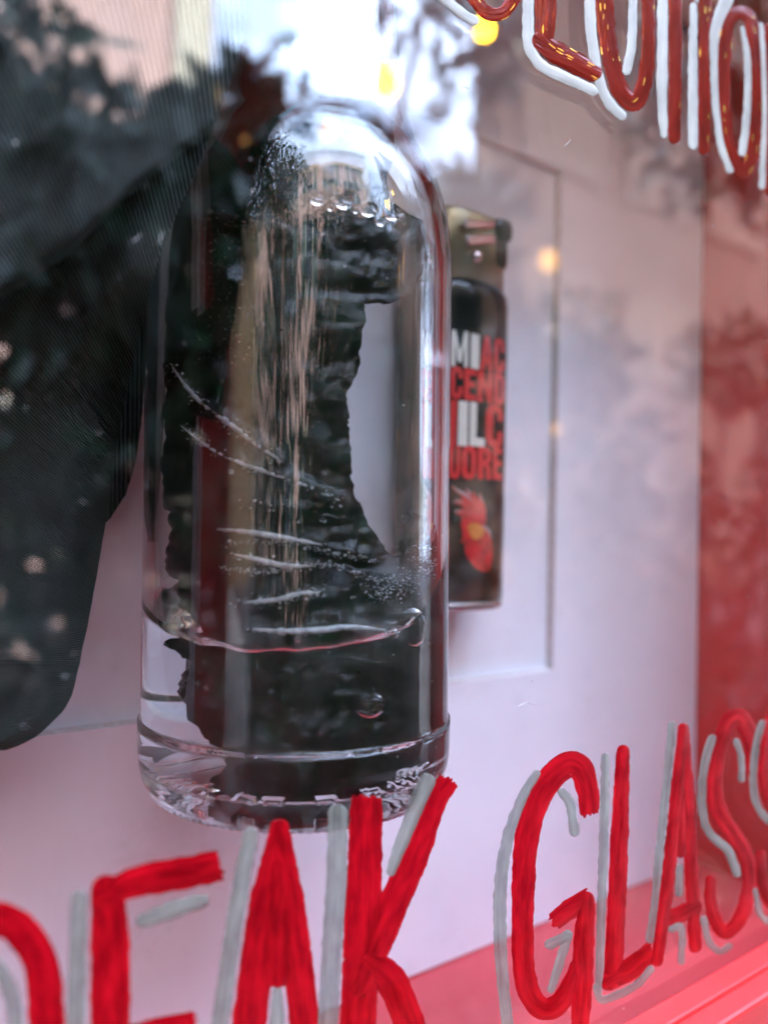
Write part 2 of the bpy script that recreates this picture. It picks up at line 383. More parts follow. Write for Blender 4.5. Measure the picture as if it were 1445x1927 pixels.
letter([(P(B_, [(762, 270), (757, 430), (745, 800), (718, 1430)]), [58, 68, 70, 68], 'jr'),
        (P(B_, [(735, 1190), (870, 850), (1000, 550), (1090, 300), (1165, 185)]), [48, 58, 56, 50, 40], 'rj'),
        (P(B_, [(800, 1090), (870, 1150), (930, 1270), (990, 1430)]), [52, 60, 58, 58], 'rr')],
       [(P(B_, [(620, 345), (610, 700), (590, 1000), (568, 1430)]), [33, 35, 34, 34]),
        (P(B_, [(1058, 190), (1000, 330), (930, 500), (880, 630)]), [30, 28, 24, 16])], M_INK, M_SILVER, low('K'))
letter([(P(A_, [(550, 610), (548, 520), (515, 400), (460, 365), (395, 400), (330, 480), (275, 600), (238, 760), (225, 950), (220, 1200), (228, 1400), (265, 1530), (330, 1590), (400, 1560), (460, 1470), (500, 1380)]),
         [36, 44, 50, 48, 46, 46, 45, 43, 42, 42, 43, 42, 38, 36], 'jr'),
        (P(A_, [(378, 1150), (450, 1095), (550, 1030)]), [34, 40, 36], 'jj'),
        (P(A_, [(540, 1040), (525, 1250), (517, 1500), (505, 1720)]), [30, 40, 38, 34], 'rr')],
       [(P(A_, [(290, 415), (225, 520), (150, 720), (112, 950), (108, 1200), (122, 1450), (150, 1700)]), [14, 18, 21, 22, 22, 20, 20]),
        (P(A_, [(415, 505), (455, 560), (468, 630), (478, 700)]), [14, 18, 15, 19]),
        (P(A_, [(355, 1265), (440, 1225)]), 18), (P(A_, [(445, 1215), (410, 1340), (362, 1490)]), [16, 16, 13])], M_INK, M_SILVER, low('G'))
letter([(P(A_, [(722, 300), (708, 600), (692, 1000), (672, 1440)]), [24, 34, 35, 36], 'rr'),
        (P(A_, [(650, 1450), (760, 1385), (868, 1300)]), [36, 42, 38], 'rj')],
       [(P(A_, [(632, 332), (625, 700), (612, 1100), (602, 1480)]), [14, 16, 15, 14]),
        (P(A_, [(590, 1480), (612, 1540), (700, 1515), (790, 1465), (858, 1390)]), [14, 14, 14, 13])], M_INK, M_SILVER, low('L'))
letter([(P(A_, [(1020, 185), (990, 500), (955, 850), (925, 1100), (890, 1345)]), [18, 24, 26, 26, 24], 'rr'),
        (P(A_, [(1024, 185), (1042, 500), (1062, 900), (1080, 1275)]), [18, 26, 26, 25], 'rr'),
        (P(A_, [(935, 1150), (1075, 1080)]), [32, 32], 'rr'), (P(A_, [(1010, 500), (1008, 800)]), [14, 26], 'rr')],
       [(P(A_, [(965, 172), (940, 450), (902, 800), (880, 1050), (855, 1240)]), 14.5),
        (P(A_, [(1000, 885), (1000, 1010)]), 13), (P(A_, [(962, 1190), (1005, 1175), (1015, 1230), (1010, 1350)]), 12)], M_INK, M_SILVER, low('A') + ' beside the S')
SR = [(P(A_, [(1365, 395), (1368, 290), (1330, 170), (1290, 128), (1235, 180), (1195, 330), (1178, 480), (1200, 600), (1262, 700), (1328, 800), (1352, 920), (1332, 1060), (1285, 1165), (1225, 1205), (1175, 1130), (1155, 1030), (1158, 945)]),
       [25, 31, 33, 31, 27, 27, 30, 31, 30, 27, 27, 27, 28, 26, 24, 20], 'rr')]
SS = [(P(A_, [(1165, 240), (1130, 350), (1112, 520), (1125, 650), (1170, 730), (1245, 800), (1288, 910)]), 15),
      (P(A_, [(1285, 252), (1308, 330), (1310, 440)]), [11, 12, 12]), (P(A_, [(1122, 1140), (1150, 1250), (1200, 1300), (1250, 1275)]), 12)]
letter(SR, SS, M_INK, M_SILVER, low('S') + ' beside the A')
letter(SR, SS, M_INK, M_SILVER, low('S') + ' at the line end', shiftX=.0158, shiftZ=.0005)
letter([(P(T1, [(200, -260), (300, -60), (400, 80), (485, 120), (570, 105), (640, 30), (690, -100), (700, -260)]), [27, 26, 25, 25, 25, 25, 25], 'rr')],
       [(P(T1, [(-60, -200), (90, 0), (200, 95), (325, 175)]), [18, 18, 19, 18])], M_INKTOP, M_PALE, upp('O') + ' beside the L')
letter([(P(T1, [(940, -300), (932, 0), (928, 250), (920, 330)]), [41, 41, 41, 36], 'rr'),
        (P(T1, [(890, 345), (1000, 430), (1180, 530), (1330, 612)]), [34, 42, 42, 36], 'rr')],
       [(P(T1, [(785, -300), (783, 300), (805, 430), (900, 560), (1100, 660), (1335, 770)]), [21, 21, 21, 20, 21, 19])], M_INKTOP, M_PALE, upp('L'))
letter([(P(T2, [(215, -200), (222, 0), (245, 250), (290, 500), (345, 670), (435, 765), (500, 690), (535, 540), (552, 300), (550, 0), (545, -200)]),
         [36, 35, 33, 32, 34, 33, 29, 27, 26, 26, 25], 'rr')],
       [(P(T2, [(112, -200), (122, 200), (165, 500), (210, 670), (270, 780), (350, 860)]), [20, 20, 20, 19, 19, 19]),
        (P(T2, [(442, -200), (432, 200), (420, 380), (388, 525)]), [16, 16, 17, 17])], M_INKTOP, M_PALE, upp('U'))
letter([(P(T2, [(752, -200), (752, 500), (745, 1030)]), [24, 24, 23], 'rr')],
       [(P(T2, [(660, -200), (655, 400), (652, 750), (664, 1000)]), [18, 19, 20, 14])], M_INKTOP, M_PALE, upp('T'))
letter([(P(T2, [(985, -200), (972, 500), (965, 1115)]), [24, 24, 22], 'rr')],
       [(P(T2, [(888, 45), (882, 500), (882, 1075)]), [13, 18, 18]), (P(T2, [(890, -60), (912, 5)]), [10, 8])], M_INKTOP, M_PALE, upp('I'))
letter([(P(T2, [(1225, 92), (1310, 140), (1345, 400), (1352, 800), (1330, 1130), (1268, 1285), (1200, 1220), (1140, 1000), (1112, 700), (1120, 350), (1155, 160), (1225, 92), (1300, 125)]),
         [24, 25, 24, 25, 26, 26, 25, 22, 23, 25, 26, 25, 24], 'rr')],
       [(P(T2, [(1135, -10), (1078, 140), (1045, 260), (1040, 500), (1055, 800), (1092, 1080), (1160, 1260)]), [26, 19, 15, 14, 14, 14, 15]),
        (P(T2, [(1248, 210), (1285, 400), (1293, 650), (1280, 900), (1250, 1135)]), [8, 13, 13, 14, 14])], M_INKTOP, M_PALE, upp('O') + ' beside the N')
letter([(P(T2, [(1450, 200), (1462, 700), (1462, 1420)]), [16, 22, 22], 'rr')],
       [(P(T2, [(1390, 185), (1408, 500), (1418, 900), (1396, 1385)]), [9, 11, 11, 13])], M_INKTOP, M_PALE, upp('N'))

M_DUST = pbr('dust', (.42, .41, .40), .9, .2, 500)
bm = bmesh.new()
for _ in range(420):
    x, y = rnd.uniform(0, 1445), rnd.uniform(0, 1927); r_ = min(.00012, .00002 + .00002 * rnd.expovariate(1))
    p = at(x, y, PY - .00003)
    bmesh.ops.create_icosphere(bm, subdivisions=1, radius=r_, matrix=Matrix.Translation(p) @ Matrix.Diagonal((rnd.uniform(.6, 2), .4, rnd.uniform(.6, 1.6), 1)))
o = link('dust_specks', bm_mesh('dust_specks', bm), M_DUST, pane); o['kind'] = 'stuff'
for L in ([(848, 112), (853, 110), (858, 106), (861, 101)], [(868, 164), (874, 163), (881, 167)], [(300, 458), (303, 447), (306, 437)], [(250, 455), (258, 449), (265, 441)], [(1060, 275), (1068, 270), (1073, 262)], [(975, 1330), (990, 1322), (1004, 1326), (1012, 1318)]):
    link('lint', tube_mesh('lint', [at(v.x, v.y, PY - .00004) for v in catmull([(a, b, 0) for a, b in L], 3)], .000035, 5), M_DUST, pane)

# ------------------------------------------------------------------ bottle
BA = R(29.56); ER = Vector((math.cos(BA), -math.sin(BA), 0)); EA = Vector((math.sin(BA), math.cos(BA), 0))
BX = Vector((.0565, .0994, H0)); TILT = -.014
RB = .0222
NEAR = .944
def near(p): return EYE + (p - EYE) * NEAR
def bp_(r, th, z):            # bottle coordinates: th = 0 faces the viewer, positive to the right
    return near(bp0(r, th, z))
def bp0(r, th, z):
    return BX + ER * (r * math.sin(th) + TILT * z) - EA * (r * math.cos(th)) + Vector((0, 0, z))
ZBOT = -.0370
OUT = [(.0000, ZBOT + .0034), (.0060, ZBOT + .0031), (.0110, ZBOT + .0021), (.0140, ZBOT + .0013), (.0150, ZBOT + .0010), (.0185, ZBOT + .0006), (.0192, ZBOT + .0000), (.0203, ZBOT + .0002), (.0213, ZBOT + .0013),
       (.0219, ZBOT + .0028), (RB + .0001, ZBOT + .0050), (RB + .0002, ZBOT + .0080), (RB + .0002, -.0269), (RB - .0001, -.0263), (RB - .0001, -.015), (RB - .0001, .010), (RB, .0300), (RB, .0340), (.0222, .0385), (.0218, .0435), (.0210, .0480), (.0195, .0520), (.0174, .0556),
       (.0161, .0592), (.0151, .0635), (.0144, .0690), (.0139, .0750), (.0136, .0810), (.0135, .0860), (.0150, .0864), (.0156, .0880), (.0150, .0897), (.0143, .0903), (.0150, .0910), (.0152, .0950), (.0146, .0972), (.0132, .0980)]
def interp(tab, z):
    for (r0, z0), (r1, z1) in zip(tab, tab[1:]):
        if z <= z1: return r0 + (r1 - r0) * max(0, (z - z0)) / max(1e-9, z1 - z0)
    return tab[-1][0]
INN = [(.0000, -.0312), (.0090, -.0315), (.0140, -.0328), (.0180, -.0336), (.0198, -.0328), (.0205, -.0305), (.0206, -.0270), (.0206, .0300), (.0206, .0345), (.0206, .0385), (.0201, .0435), (.0192, .0480),
       (.0177, .0519), (.0156, .0555), (.0144, .0592), (.0134, .0640), (.0127, .0700), (.0122, .0760), (.0119, .0820), (.0118, .0920), (.0120, .0975)]
rin = lambda z: interp(INN[5:], z)
def ztop(r, th):              # the set liquid leans towards the viewer and creeps up the cloth on the right
    x, y = r * math.sin(th), -r * math.cos(th)
    d = (th - R(86) + math.pi) % (2 * math.pi) - math.pi
    return -.0078 + .05 * x + .30 * y + .0085 * math.exp(-(d / .42) ** 2) * (r / .0206) ** 4 + .0004 * nz(x * 300, y * 300)
GLY = {'A': [(0, 0, .5, 1), (.5, 1, 1, 0), (.2, .4, .8, .4)], 'B': [(0, 0, 0, 1), (0, 1, .8, .9), (.8, .9, .8, .55), (0, .5, .9, .5), (.9, .45, .9, .1), (.9, .05, 0, 0)], 'V': [(0, 1, .5, 0), (.5, 0, 1, 1)],
       '8': [(.1, .05, .9, .05), (.9, .05, .9, .5), (.1, .5, .9, .5), (.1, .05, .1, .5), (.1, .5, .1, .95), (.1, .95, .9, .95), (.9, .5, .9, .95)], '.': [(.5, .1, .52, .1)],
       '4': [(.7, 0, .7, 1), (.7, 1, 0, .35), (0, .35, 1, .35)], '5': [(1, 1, 0, 1), (0, 1, 0, .55), (0, .55, .9, .5), (.9, .5, .9, .1), (.9, .1, 0, 0)], '1': [(.5, 0, .5, 1)], '2': [(0, .9, .9, .95), (.9, .95, .9, .6), (.9, .6, 0, 0), (0, 0, 1, 0)]}
segs_base, segs_side = [], []
for k, ch in enumerate('VAB.B8.8.BAV'):
    a0 = R(-74 + k * 12.6)
    for x0, y0, x1, y1 in GLY[ch]:
        f = lambda x, y: ((.0132 + .0050 * (1 - y)), a0 + (x - .5) * .0030 / .0167)
        segs_base.append((f(x0, y0), f(x1, y1)))
for k, ch in enumerate('458121'):
    for x0, y0, x1, y1 in GLY[ch]:
        f = lambda x, y: (.0222 * R(22 + k * 6.2) + x * .0015, ZBOT + .0042 + y * .0026)
        segs_side.append((f(x0, y0), f(x1, y1)))
def sd(px, py, ax, ay, bx, by):
    dx, dy = bx - ax, by - ay; t = max(0, min(1, ((px - ax) * dx + (py - ay) * dy) / (dx * dx + dy * dy + 1e-18)))
    return math.hypot(px - ax - t * dx, py - ay - t * dy)
NT = 480
def emb(r, z, th, base):
    h = 0
    if base and .0126 < r < .0188 and abs(th) < R(95):
        d = 1
        for (r0, a0), (r1, a1) in segs_base:
            if abs(th - a0) > .25: continue
            d = min(d, sd(th * .0167, r, a0 * .0167, r0, a1 * .0167, r1))
        h = .00030 * max(0, 1 - (d / .00036) ** 2) if d < .00036 else 0
    elif base and .0188 < r < .0216:          # beaded bearing ring
        dth = (th % R(3)) - R(1.5); d = math.hypot(dth * r, r - .0206)
        h = .00016 * max(0, 1 - (d / .00042) ** 2)
    elif not base and ZBOT + .003 < z < ZBOT + .008 and R(15) < th < R(70):
        d = 1
        for (x0, y0), (x1, y1) in segs_side: d = min(d, sd(th * .0222, z, x0, y0, x1, y1))
        h = .00006 * max(0, 1 - (d / .0003) ** 2) if d < .0003 else 0
    return h
def profile_dense(tab, step_fn):
    C = catmull([(r, z, 0) for r, z in tab], .0012); res = [C[0]]
    for a, b in zip(C, C[1:]):
        k = max(1, int((b - a).length / step_fn((a + b) / 2)))
        for i in range(1, k + 1): res.append(a.lerp(b, i / k))
    return [(max(0, p.x), p.y) for p in res]
po = profile_dense(OUT, lambda p: .00022 if (p.y < ZBOT + .008 and p.x > .0122) else .002)
vs, fs = [], []
ths = [2 * math.pi * k / NT - math.pi for k in range(NT)]
for i, (r, z) in enumerate(po):
    q = po[min(len(po) - 1, i + 1)]; q0 = po[max(0, i - 1)]; t = Vector((q[0] - q0[0], q[1] - q0[1])); t.normalize()
    for th in ths:
        h = emb(r, z, th, z < ZBOT + .0025); wob = .000015 * nz(math.sin(th) * 3, math.cos(th) * 3, z * 60) if r > .01 else 0
        vs.append(bp_(max(0, r + (h + wob) * t.y), th, z - h * t.x))
no = len(po)
zin = [.0980 - .0005] + [.0975 - (.0975 + .0005) * i / 44 for i in range(1, 45)]      # inner wall from the mouth down to the liquid
for i in range(60):
    for th in ths:
        zl = ztop(.0206, th); s = i / 59.0; s = s if s < 1 else 1; z = .0978 * (1 - s) + zl * s
        vs.append(bp_(rin(z) if i < 59 else .0206, th, z))
tot = no + 60
for i in range(tot - 1):
    for k in range(NT):
        k2 = (k + 1) % NT; fs.append((i * NT + k, i * NT + k2, (i + 1) * NT + k2, (i + 1) * NT + k))
bottle = empty('glass_bottle', bp_(0, 0, ZBOT), 'clear glass bottle with rounded shoulders, black rag and clear liquid inside', 'bottle')
link('bottle_shell', mesh('bottle_shell', vs, fs), M_GLASS, bottle, True)

# clear set liquid in the bottle
vs, fs, mi = [], [], []; NL = 240; nr = 26
tl = [2 * math.pi * k / NL - math.pi for k in range(NL)]
for j in range(nr + 1):
    r = .0206 * (1 - (1 - j / nr) ** 2)
    for th in tl:
        lift = .0024 * math.exp(-(.0206 - r) / .0013)
        vs.append(bp_(r, th, ztop(r, th) - .0024 + lift if j < nr else ztop(.0206, th)))
bot = [(.0206, -.0270), (.0205, -.0305), (.0198, -.0328), (.0180, -.0336), (.0140, -.0328), (.0090, -.0315), (.0001, -.0312)]
low_prof = [(.0206, None)] * 6 + bot
for j in range(1, 13):
    for th in tl:
        if j <= 5: r, z = .0206, ztop(.0206, th) * (1 - j / 6) + (-.0270) * (j / 6)
        else: r, z = bot[j - 6]
        vs.append(bp_(r, th, z))
for i in range(nr + 12):
    for k in range(NL):
        k2 = (k + 1) % NL; fs.append((i * NL + k, (i + 1) * NL + k, (i + 1) * NL + k2, i * NL + k2)); mi.append(0 if i < nr else 1)
liq = link('clear_liquid', mesh('clear_liquid', vs, fs, midx=mi), [M_LIQ_AIR, M_LIQ_WALL], None, True)
setp(liq, 'clear liquid with a leaning surface in the foot of the glass bottle', 'liquid')
def cyl_hit(px, py, gap):
    """first point where the line of sight meets the inside of the bottle, gap metres inside the inner wall"""
    d = ray(px, py); z = 0.0; p = None
    for _ in range(7):
        r = max(.004, rin(z) - gap); ox = EYE.x - BX.x - TILT * z * ER.x; oy = EYE.y - BX.y - TILT * z * ER.y
        a = d.x ** 2 + d.y ** 2; b = ox * d.x + oy * d.y; c = ox * ox + oy * oy - r * r; D = b * b - a * c
        t = (-b - math.sqrt(max(0, D))) / a; p = EYE + d * t; z = p.z - H0
        if D < 0:
            q = p - BX - ER * (TILT * z); q.z = 0; ro = q.length; th = math.atan2(q.dot(ER), -q.dot(EA))
            th += math.copysign(1.6 * math.sqrt(max(0, ro - r) / r), th); p = bp0(r, th, z)
        z = max(-.0325, min(.0975, z))
    return near(p)
def ball(name, c, r, M, parent, sc=(1, 1, 1), sub=3):
    bm = bmesh.new(); bmesh.ops.create_icosphere(bm, subdivisions=sub, radius=r)
    mt = Matrix.Translation(c) @ Matrix(((ER.x, EA.x, 0, 0), (ER.y, EA.y, 0, 0), (0, 0, 1, 0), (0, 0, 0, 1))) @ Matrix.Diagonal((*sc, 1))
    bmesh.ops.transform(bm, matrix=mt, verts=bm.verts); return link(name, bm_mesh(name, bm), M, parent, True)
ball('air_bubble', cyl_hit(690, 1325, .0009), .0019, M_BUB, liq, (1, .42, .8))
ball('air_bubble', cyl_hit(762, 1178, .0016), .0026, M_BUB, liq, (.9, .5, 1))
for (x, y, r) in ((560, 1200, .0005), (735, 1190, .0006), (600, 1375, .0003), (500, 1330, .0002), (800, 1400, .0003), (425, 1290, .0002), (645, 1275, .0003), (700, 1272, .0002)):
    ball('air_bubble', cyl_hit(x, y, .0006), r, M_BUB, liq, sub=2)
for (x, y, r) in ((597, 378, .0011), (645, 383, .0013), (690, 398, .0012), (733, 404, .0013), (620, 395, .0005), (667, 400, .0005), (712, 420, .0008)):
    ball('droplet', cyl_hit(x, y, .0003), r, M_DROP, bottle, (1, .5, .75))

# ------------------------------------------------------------------ rag
rag = empty('cloth_rag', bp_(0, 0, .098), 'black ribbed cloth rag stuffed in the bottle neck, its free end hanging at left', 'rag')
poly = [(748, -260), (745, 60), (742, 200), (738, 300), (722, 335), (722, 385), (760, 405), (795, 420), (800, 470), (785, 520), (755, 562), (725, 572), (682, 570), (676, 640), (668, 700), (648, 745), (652, 790), (655, 860),
        (662, 930), (690, 990), (708, 1020), (728, 1048), (760, 1042), (776, 1010), (790, 985), (808, 968), (826, 965), (826, 1010), (815, 1080), (806, 1140), (803, 1240), (800, 1330), (795, 1420), (700, 1452), (560, 1464), (470, 1455), (432, 1420),
        (415, 1392), (385, 1345), (370, 1302), (376, 1275), (400, 1262), (396, 1245), (372, 1230), (352, 1200), (396, 1192), (380, 1170), (350, 1140), (352, 1095), (330, 1080), (314, 1000), (306, 900), (303, 800), (302, 700),
        (288, 620), (276, 540), (284, 470), (318, 400), (352, 310), (378, 230), (394, 120), (398, -260)]
dense = []
for (a, b) in zip(poly, poly[1:] + poly[:1]):
    L = math.hypot(b[0] - a[0], b[1] - a[1]); k = max(1, int(L / 7))
    for i in range(k):
        t = i / k; x = a[0] + (b[0] - a[0]) * t; y = a[1] + (b[1] - a[1]) * t
        dense.append(Vector((x + 5 * nz(x * .06, y * .06) + 2.5 * nz(x * .25, y * .25, 3), y + 5 * nz(x * .06, y * .06, 9))))
nb = len(dense); pts = list(dense)
y = -255
row = 0
while y < 1464:
    x = 270 + (row % 2) * 3.5
    while x < 828:
        pts.append(Vector((x + .5 * rnd.random(), y + .5 * rnd.random()))); x += 7
    y += 7; row += 1
cdt = delaunay_2d_cdt(pts, [(i, (i + 1) % nb) for i in range(nb)], [], 1, .001)
def sst(t): t = max(0, min(1, t)); return t * t * (3 - 2 * t)
# creases of the wet cloth: centre lines in photo pixels
CRS = [[(335, 690), (375, 745), (430, 790), (480, 830), (530, 865)], [(350, 800), (400, 840), (460, 870), (560, 905), (640, 940)],
       [(415, 993), (470, 998), (540, 1010), (605, 1022)], [(430, 1020), (520, 1015), (600, 1030), (700, 1050)], [(445, 1040), (490, 1050), (530, 1060), (580, 1062)],
       [(425, 1065), (500, 1072), (580, 1060), (630, 1060), (700, 1085), (740, 1080)], [(460, 1130), (520, 1125), (570, 1112), (600, 1112)], [(478, 1180), (540, 1184), (600, 1182), (655, 1176), (720, 1182)],
       [(700, 1110), (740, 1100), (780, 1080), (800, 1030)], [(440, 940), (520, 955), (620, 975)]]
CR2 = [catmull([(a, b, 0) for a, b in c], 10) for c in CRS]
def crease(x, y):
    h = 0
    for c in CR2:
        for p in c:
            d2 = (p.x - x) ** 2 + (p.y - y) ** 2
            if d2 < 900: h = max(h, math.exp(-d2 / 90.0))
    return h
vs = []
for v in cdt[0]:
    x, y = v.x, v.y
    g = .0009 + .0006 * (nz(x * .012, y * .02) + 1) + .0004 * nz(x * .05, y * .06, 2) + .00016 * nz(x * .2, y * .2, 5)
    if y < 560: g += .0006
    if 960 < y < 1210: g += .0009 + .0008 * nz(x * .01, y * .045, 7)
    g += .0024 * sst((y - 1186) / 26)
    g -= .0011 * crease(x, y)
    if x < 420: x = 420 - (420 - x) * (1.0 + .14 * sst((y - 380) / 160) * sst((1180 - y) / 120))
    vs.append(cyl_hit(x, y, max(.00035, g)))
soak = link('soaked_end', mesh('soaked_end', vs, [tuple(f) for f in cdt[2]]), M_WET, rag, True)
md = soak.modifiers.new('thick', 'SOLIDIFY'); md.thickness = .0007; md.offset = 0
# beads of wet along the creases, their glints put into a pale grey
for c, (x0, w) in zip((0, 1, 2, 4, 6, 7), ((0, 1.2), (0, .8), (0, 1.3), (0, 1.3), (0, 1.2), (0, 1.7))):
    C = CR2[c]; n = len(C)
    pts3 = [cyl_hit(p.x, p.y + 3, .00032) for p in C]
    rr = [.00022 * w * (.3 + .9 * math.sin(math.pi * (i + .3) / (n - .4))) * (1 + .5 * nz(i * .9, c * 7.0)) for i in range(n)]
    link('wet_crease_glint', tube_mesh('wet_crease_glint', pts3, rr, 6), M_FILM, rag, True)
bm = bmesh.new()
spots = []
for c, dens, wd in zip(range(10), (300, 190, 30, 240, 140, 420, 240, 100, 460, 20), (7, 6, 5, 5, 9, 5, 9, 6, 20, 10)):
    for _ in range(dens):
        p = rnd.choice(CR2[c]); spots.append((p.x + rnd.gauss(0, wd), p.y + rnd.gauss(0, wd * .6) + 4, min(.0003, .00005 + .00007 * rnd.expovariate(1))))
for _ in range(240): spots.append((rnd.gauss(425, 32), rnd.uniform(400, 690), rnd.uniform(.00003, .00008)))
for _ in range(160): spots.append((rnd.uniform(500, 700), rnd.uniform(600, 1000), rnd.uniform(.00002, .00005)))
for (x, y, r) in spots:
    sc = Matrix.Diagonal((rnd.uniform(.5, 1.5), rnd.uniform(.5, 1.0), rnd.uniform(.35, .9), 1))
    bmesh.ops.create_icosphere(bm, subdivisions=1, radius=r * .72, matrix=Matrix.Translation(cyl_hit(x, y, .00030)) @ Matrix.Rotation(rnd.uniform(-.6, .6), 4, 'Y') @ sc)
vs, fs = [], []; nu, nv = 40, 60          # the cloth goes on round the left of the bottle
for j in range(nv + 1):
    for i in range(nu + 1):
        th = R(-38 - 144 * i / nu); f = j / nv
        zl = .0015 + .010 * max(0, i / nu - .2) + .002 * nz(i * .3, 4); zh = .074
        z = zl + (zh - zl) * f
        r = rin(z) - .0012 - .0020 * (1 - sst((i / nu) / .3)) - .0006 * (nz(i * .25, j * .12, 6) + 1)
        vs.append(bp_(r, th, z))
for j in range(nv):
    for i in range(nu): a = j * (nu + 1) + i; fs.append((a, a + 1, a + nu + 2, a + nu + 1))
sk = link('soaked_fold', mesh('soaked_fold', vs, fs), M_WET, rag, True)
md = sk.modifiers.new('thick', 'SOLIDIFY'); md.thickness = .0007; md.offset = 0
# peg on the card that carries the bottle, hidden behind it
pk = bp_(.0214, math.pi, .004)
box('mounting_peg', (pk.x - .003, pk.y - .0006, Z(-.012)), (pk.x + .003, YP - .0001, Z(.014)), M_WHITE, case, .0004)
sp = link('droplet_glint_specks', bm_mesh('droplet_glint_specks', bm), M_SPECK, rag, True); sp['kind'] = 'stuff'
bm = bmesh.new(); bmesh.ops.create_icosphere(bm, subdivisions=5, radius=1)
for v in bm.verts:
    q = v.co.copy(); k = 1 + .22 * noise.noise(q * 1.9) + .10 * noise.noise(q * 5) + .03 * noise.noise(q * 16)
    v.co = near(BX + ER * (.0038 + q.x * .0142 * k) + EA * (.0028 + q.y * .0150 * k) + Vector((0, 0, max(-.0308, -.0222 + q.z * .0105 * k))))
link('sunken_wad', bm_mesh('sunken_wad', bm), M_WET, rag, True)
# free end of the rag outside the bottle
EDGE = [(-300, 560), (-250, 530), (0, 470), (150, 436), (260, 395), (340, 362), (390, 338), (470, 304), (580, 274), (700, 247), (760, 235), (870, 213), (960, 204), (1040, 190), (1150, 171), (1250, 150), (1310, 136), (1338, 120), (1362, 96), (1385, 72), (1402, 40), (1416, 0), (1428, -60), (1440, -300)]
def edge_x(y):
    for (y0, x0), (y1, x1) in zip(EDGE, EDGE[1:]):
        if y <= y1: return x0 + (x1 - x0) * (y - y0) / (y1 - y0)
    return EDGE[-1][1]
CREASE = [(560, 130), (350, 285), (240, 372), (120, 490), (0, 560), (-300, 660)]
def crease_y(x):
    for (x0, y0), (x1, y1) in zip(CREASE, CREASE[1:]):
        if x >= x1: return y0 + (y1 - y0) * (x - x0) / (x1 - x0)
    return 660
vs, uv, fs = [], [], []
ys = [-300 + 8 * i for i in range(int(1725 / 8))]; nx = 90
for y in ys:
    xe = edge_x(y)
    for i in range(nx + 1):
        s = i / nx; x = -280 + (xe + 280) * s
        jag = (1.4 * nz(y * .03, 4) + .8 * nz(y * .5, 8)) if i == nx else 0
        s_c = (y - crease_y(x)) * .72
        Yd = .0865 + .0165 * sst((y - 430) / 420) + .0032 * nz(x * .006, y * .004, 3) + .0015 * nz(x * .018 + y * .006, y * .010, 6) * sst((xe - x) / 120)
        if s_c < 0: Yd += -.0035 + .0046 * math.exp(s_c / 120.0) * 0 - .0012 * math.exp(s_c / 45.0)
        else: Yd += .0055 * math.exp(-s_c / 75.0) - .0005
        if -14 < s_c < 0: Yd += .006 * sst((s_c + 14) / 14)
        if y < 420: Yd -= .0025 * sst((420 - y) / 300)
        Yd += .0010 * sst((x - xe + 60) / 60) + .005 * sst((x - xe + 90) / 90) * sst((y - 480) / 250) * (1 - sst((y - 900) / 350))          # the edge rolls back
        Yd = min(.1185, max(.0785, Yd))
        vs.append(at(x + jag, y, Yd * NEAR))
        a = math.atan2(y - 1250, x - 520); rr = math.hypot(y - 1250, x - 520)
        uv.append((a / .0085, rr * .02))
for j in range(len(ys) - 1):
    for i in range(nx):
        a = j * (nx + 1) + i; fs.append((a, a + 1, a + nx + 2, a + nx + 1))
hang = link('hanging_end', mesh('hanging_end', vs, fs, uv), M_RAG, rag, True)
md = hang.modifiers.new('thick', 'SOLIDIFY'); md.thickness = .0010; md.offset = 1
BK = [(-140, 440), (200, 385), (330, 335), (520, 305), (600, 288), (700, 275), (800, 266), (870, 256), (930, 238), (980, 205), (1020, 150)]
vs, uv, fs = [], [], []; nyb, nxb = 130, 60
for j in range(nyb + 1):
    y = -140 + 1160 * j / nyb
    for (y0, x0), (y1, x1) in zip(BK, BK[1:]):
        if y0 <= y <= y1: xe = x0 + (x1 - x0) * (y - y0) / (y1 - y0)
    for i in range(nxb + 1):
        x = xe - 1300 * (1 - i / nxb) ** 1.6; Yd = .1120 + .0022 * nz(x * .02, y * .01, 11) + .001 * (i / nxb) ** 3
        vs.append(at(x + (1.5 * nz(y * .1, 40) if i == nxb else 0), y, Yd)); uv.append((x * .12, y * .02))
for j in range(nyb):
    for i in range(nxb): a = j * (nxb + 1) + i; fs.append((a, a + 1, a + nxb + 2, a + nxb + 1))
bk = link('added_shade_sheet', mesh('added_shade_sheet', vs, fs, uv), M_RAG, rag, True)  # added sheet: darkens the gap beside the bottle, blocks the card's reflection
md = bk.modifiers.new('thick', 'SOLIDIFY'); md.thickness = .0010; md.offset = 1
bm = bmesh.new(); bmesh.ops.create_icosphere(bm, subdivisions=5, radius=1)
for v in bm.verts:
    q = v.co.copy(); k = 1 + .16 * noise.noise(q * 2.3) + .08 * noise.noise(q * 6)
    v.co = bp_(0, 0, .1035) + Vector((q.x * .0165 * k, q.y * .0150 * k, q.z * .0095 * k))
link('bunched_top', bm_mesh('bunched_top', bm), M_RAG, rag, True)

